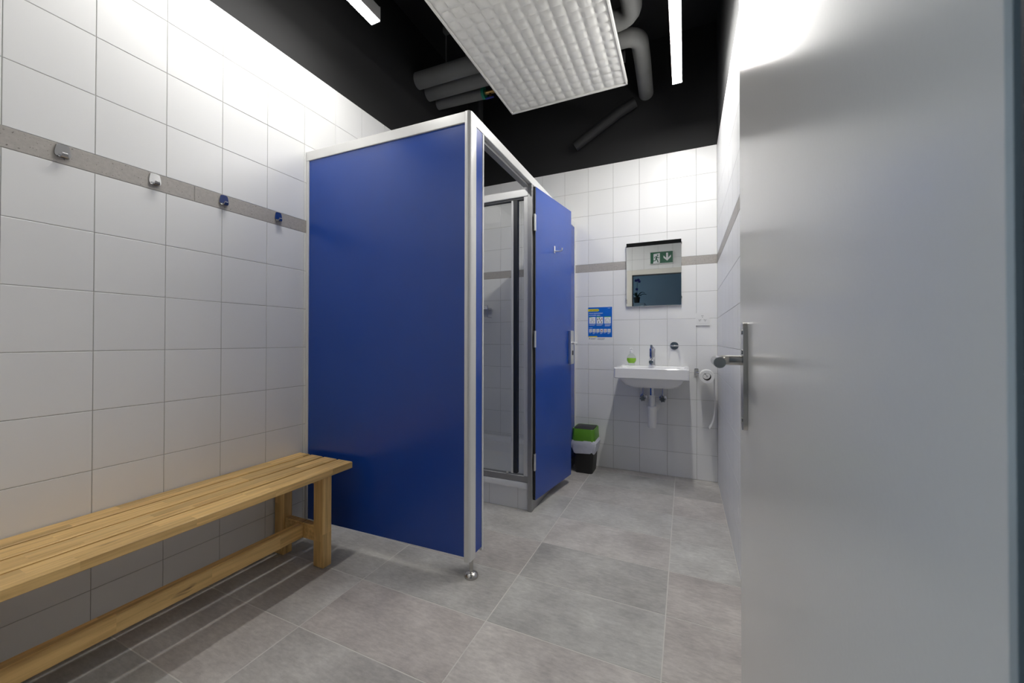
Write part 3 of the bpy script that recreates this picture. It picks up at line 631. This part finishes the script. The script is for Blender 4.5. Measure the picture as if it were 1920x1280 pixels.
sk = thing('wall_socket', (.117, D, 1.133), 'white square wall socket with three outlets right of the mirror', 'socket')
SXC, SZC = .117, 1.179
obj('plate', prism(rrect(SXC, SZC, .0455, .0455, .004), 'y', D - .010, D - .0005), 'white_plastic', sk)
obj('insert', prism(rrect(SXC, SZC, .030, .030, .012), 'y', D - .012, D - .0102), 'white_plastic', sk)
for a in (90, 210, 330):
    ox, oz = SXC + .0165 * math.cos(rad(a)), SZC + .0165 * math.sin(rad(a)) + .002
    for da, rr in ((-32, .0075), (32, .0075), (180, .003)):
        hx2, hz2 = ox + rr * math.cos(rad(a + da)), oz + rr * math.sin(rad(a + da))
        obj('contact_hole', cyl((hx2, D - .0126, hz2), (hx2, D - .0119, hz2), .0024, n=10), 'print_black', sk)
gh = thing('tumbler_holder', (-.072, D, .983), 'round chrome tumbler holder without a glass on the end wall', 'holder')
obj('rosette', lathe([(0, 0), (.030, 0), (.0315, .003), (.029, .007), (0, .008)], (-.072, D - .0005, .983), axis='y'), 'chrome', gh)
obj('ring', merge(tube([(-.072 + .036 * math.sin(rad(a)), D - .048 + .036 * math.cos(rad(a)), .984) for a in range(0, 361, 15)], .0038, 10)), 'chrome', gh)
obj('arm', cyl((-.072, D - .008, .984), (-.072, D - .014, .984), .006), 'chrome', gh)

ph = thing('paper_holder', (.09, D, .79), 'chrome toilet paper holder on the end wall', 'paper holder')
obj('wall_plate', box(.062, .092, D - .010, D - .0005, .762, .816, .003), 'chrome', ph)
obj('arm', tube([(.078, D - .010, .790), (.078, D - .030, .790), (.100, D - .040, .785), (.136, D - .042, .782), (.139, D - .06, .778), (.139, D - .182, .776)], .0055, 12), 'chrome', ph)
rl = thing('toilet_roll', (.139, 3.10, .73), 'white toilet paper roll with a long hanging sheet', 'toilet paper')
RXc, RZc, RA = .139, .772, .047
def roll():
    n = 36; loops = []
    for r, y in ((.026, 3.052), (RA - .002, 3.051), (RA, 3.053), (RA, 3.147), (RA - .002, 3.149), (.026, 3.148)): loops.append([(RXc + r * math.cos(2 * math.pi * k / n), y, RZc + r * math.sin(2 * math.pi * k / n)) for k in range(n)])
    loops.append(loops[0]); return loft(loops, False, False)
obj('roll', roll(), 'paper', rl)
obj('core', loft([[(RXc + r * math.cos(2 * math.pi * k / 28), y, RZc + r * math.sin(2 * math.pi * k / 28)) for k in range(28)] for r, y in ((.0258, 3.0522), (.0258, 3.1478), (.0245, 3.1478), (.0245, 3.0522), (.0258, 3.0522))], False, False), 'card_core', rl)
def sheet():
    prof = [(RXc + RA * math.cos(rad(a)), RZc + RA * math.sin(rad(a))) for a in (60, 40, 20, 5)] + [(.1865, .74), (.186, .70), (.187, .66), (.189, .62), (.1895, .58), (.188, .54), (.184, .50), (.177, .465), (.167, .435), (.153, .41)]
    t_ = .0007; loops = []
    for i, (x, z) in enumerate(prof):
        w = .0465; wob = .002 * math.sin(i * 1.9)
        x2 = x + t_ * 1.2
        loops.append([(x + .0004, 3.10 - w + wob, z), (x + .0004, 3.10 + w + wob, z), (x2 + .0004, 3.10 + w + wob, z + .0004), (x2 + .0004, 3.10 - w + wob, z + .0004)])
    return loft(loops)
obj('hanging_sheet', sheet(), 'paper', rl, smooth=60)

# ------------------------------------------------------------------ waste bin
wbin = thing('waste_bin', (-.715, 3.08, 0), 'black waste bin with green collar and white liner beside the blue cabin', 'waste bin')
WX, WY = -.712, 3.082
Lb = lambda hx_, hy_, r, z, dy=0.: [(a, b + dy, z) for a, b in rrect(WX, WY, hx_, hy_, r)]
obj('body', loft([Lb(.066, .080, .022, .0), Lb(.068, .082, .022, .004), Lb(.083, .098, .026, .262), Lb(.083, .098, .026, .268)]), 'black_plastic', wbin)
def liner():
    loops = []; n = 28
    prof = ((.003, .262), (.009, .250), (.015, .235), (.017, .215), (.015, .195), (.012, .178), (.007, .160), (.0022, .156))
    rng = random.Random(3)
    for i, (o, z) in enumerate(prof):
        f = (z) / .262; base = rrect(WX, WY, .066 + .017 * f + o, .080 + .018 * f + o * .6, .028)
        l = []
        for k, (a, b) in enumerate(base):
            w = (.0030 * math.sin(k * 2.1 + i * 1.3) + rng.uniform(-.0026, .0026)) * (1 if 0 < i < 7 else .15)
            dx, dy = a - WX, b - WY; q = math.hypot(dx, dy)
            l.append((a + dx / q * w, b + dy / q * w, z + (.008 * math.sin(k * .9) if i >= 5 else 0)))
        loops.append(l)
    return loft(loops, False, False)
obj('liner', liner(), 'bag_film', wbin, smooth=25, label='white plastic liner')
co = obj('collar', loft([Lb(.087, .101, .03, .248), Lb(.090, .104, .03, .250), Lb(.085, .100, .03, .338), Lb(.082, .097, .028, .342), Lb(.076, .090, .024, .340), Lb(.076, .090, .024, .30)], True, False), 'green_plastic', wbin)
lid = [[(a, b, z + .010 * math.cos((b - WY) / .09 * 1.4)) for a, b in rrect(WX, WY, h1, h2, .022)] for h1, h2, z in ((.0755, .0895, .320), (.0758, .0898, .335), (.073, .087, .340), (.03, .04, .343))]
obj('lid', loft(lid), 'black_plastic', wbin)

# ------------------------------------------------------------------ seen in the mirror: exit sign, locker, orchid
ES0, ES1, EZ0, EZ1 = -.465, -.157, 2.165, 2.333
es = thing('exit_sign', ((ES0 + ES1) / 2, RY, EZ0), 'green emergency exit sign over the entrance, seen in the mirror', 'exit sign')
obj('case', box(ES0 - .008, ES1 + .008, RY + .001, RY + .028, EZ0 - .008, EZ1 + .008, .003), 'white_plastic', es)
obj('face', box(ES0, ES1, RY + .0282, RY + .030, EZ0, EZ1), 'sign_green', es)
U = lambda u: ES0 + (u - 512) / (866 - 512) * (ES1 - ES0)
Vv = lambda v: EZ1 - (v - 285) / (455 - 285) * (EZ1 - EZ0)
f0, f1, f2 = RY + .0302, RY + .0312, RY + .0325
obj('doorway_symbol', prism([(U(562), Vv(312)), (U(663), Vv(304)), (U(663), Vv(450)), (U(556), Vv(454)), (U(562), Vv(420))], 'y', f0, f1), 'print_white', es)
obj('arrow_symbol', merge(prism([(U(762), Vv(306)), (U(792), Vv(306)), (U(792), Vv(395)), (U(762), Vv(395))], 'y', f0, f1), prism([(U(720), Vv(345)), (U(778), Vv(395)), (U(836), Vv(340)), (U(836), Vv(372)), (U(778), Vv(425)), (U(720), Vv(377))], 'y', f0, f1)), 'print_white', es)
ms = lambda pts, th: tube([(U(a), f2, Vv(b)) for a, b in pts], th * (ES1 - ES0) / 354, 8)
obj('running_figure', merge(lathe([(0, 0), (.0105, 0), (.0105, .002), (0, .002)], (U(627), f2, Vv(333)), axis='y'), ms([(617, 352), (602, 385)], 11), ms([(612, 352), (590, 352), (575, 375)], 5), ms([(618, 354), (640, 372), (657, 370)], 5), ms([(602, 385), (622, 405), (635, 440)], 7), ms([(600, 386), (596, 412), (560, 416)], 7)), 'sign_green', es)
lc = thing('locker', (-.85, -1.25, 0), 'pale blue tall cabinet in the corridor, seen in the mirror', 'cabinet')
obj('body', box(-1.15, -.66, -1.45, -1.02, 0, 1.70, .004), 'locker_paint', lc)
for x in (-1.145, -.903): obj('door', box(x, x + .238, -1.0198, -1.005, .05, 1.69, .003), 'locker_paint', lc)
oc = thing('orchid', (-.80, -1.15, 1.70), 'potted orchid on the corridor cabinet, seen in the mirror', 'plant')
obj('pot', lathe([(0, 0), (.042, 0), (.055, .09), (.058, .095), (.058, .115), (.05, .115), (.048, .10), (0, .10)], (-.80, -1.15, 1.70)), 'pot_clay', oc)
def leaf(ang, ln_, rise):
    loops = []
    for k in range(7):
        t_ = k / 6; d = ln_ * t_; w = .024 * math.sin(math.pi * (.12 + .86 * t_)) + .001; z = 1.805 + rise * math.sin(t_ * 2.2)
        c_, s_ = math.cos(rad(ang)), math.sin(rad(ang)); x, y = -.80 + d * c_, -1.15 + d * s_
        loops.append([(x - s_ * w, y + c_ * w, z + .006), (x, y, z), (x + s_ * w, y - c_ * w, z + .006), (x, y, z - .003)])
    return loft(loops)
for a, l_, r__ in ((0, .17, .06), (20, .15, .09), (160, .12, .07), (-60, .13, .05), (100, .12, .08)): obj('leaf', leaf(a, l_, r__), 'leaf_green', oc)
stem = [(-.80, -1.15, 1.80), (-.795, -1.15, 1.95), (-.79, -1.15, 2.10), (-.775, -1.15, 2.14)]
obj('stem', tube(stem, .0035, 8), 'leaf_green', oc)
for x, z in ((-.775, 2.13), (-.755, 2.10), (-.815, 2.12), (-.80, 1.96)):
    obj('flower', merge(*[loft([[(x + .003 * math.cos(rad(a + 90)), -1.145, z + .003 * math.sin(rad(a + 90))), (x - .003 * math.cos(rad(a + 90)), -1.145, z - .003 * math.sin(rad(a + 90))), (x, -1.150, z)],
                                [(x + .018 * math.cos(rad(a)) + .011 * math.cos(rad(a + 90)), -1.14, z + .018 * math.sin(rad(a)) + .011 * math.sin(rad(a + 90))), (x + .018 * math.cos(rad(a)) - .011 * math.cos(rad(a + 90)), -1.14, z + .018 * math.sin(rad(a)) - .011 * math.sin(rad(a + 90))), (x + .018 * math.cos(rad(a)), -1.146, z + .018 * math.sin(rad(a)))],
                                [(x + .03 * math.cos(rad(a)) + .002, -1.138, z + .03 * math.sin(rad(a))), (x + .03 * math.cos(rad(a)) - .002, -1.138, z + .03 * math.sin(rad(a))), (x + .03 * math.cos(rad(a)), -1.142, z + .03 * math.sin(rad(a)))]]) for a in (90, 162, 234, 306, 18)]), 'petal', oc)
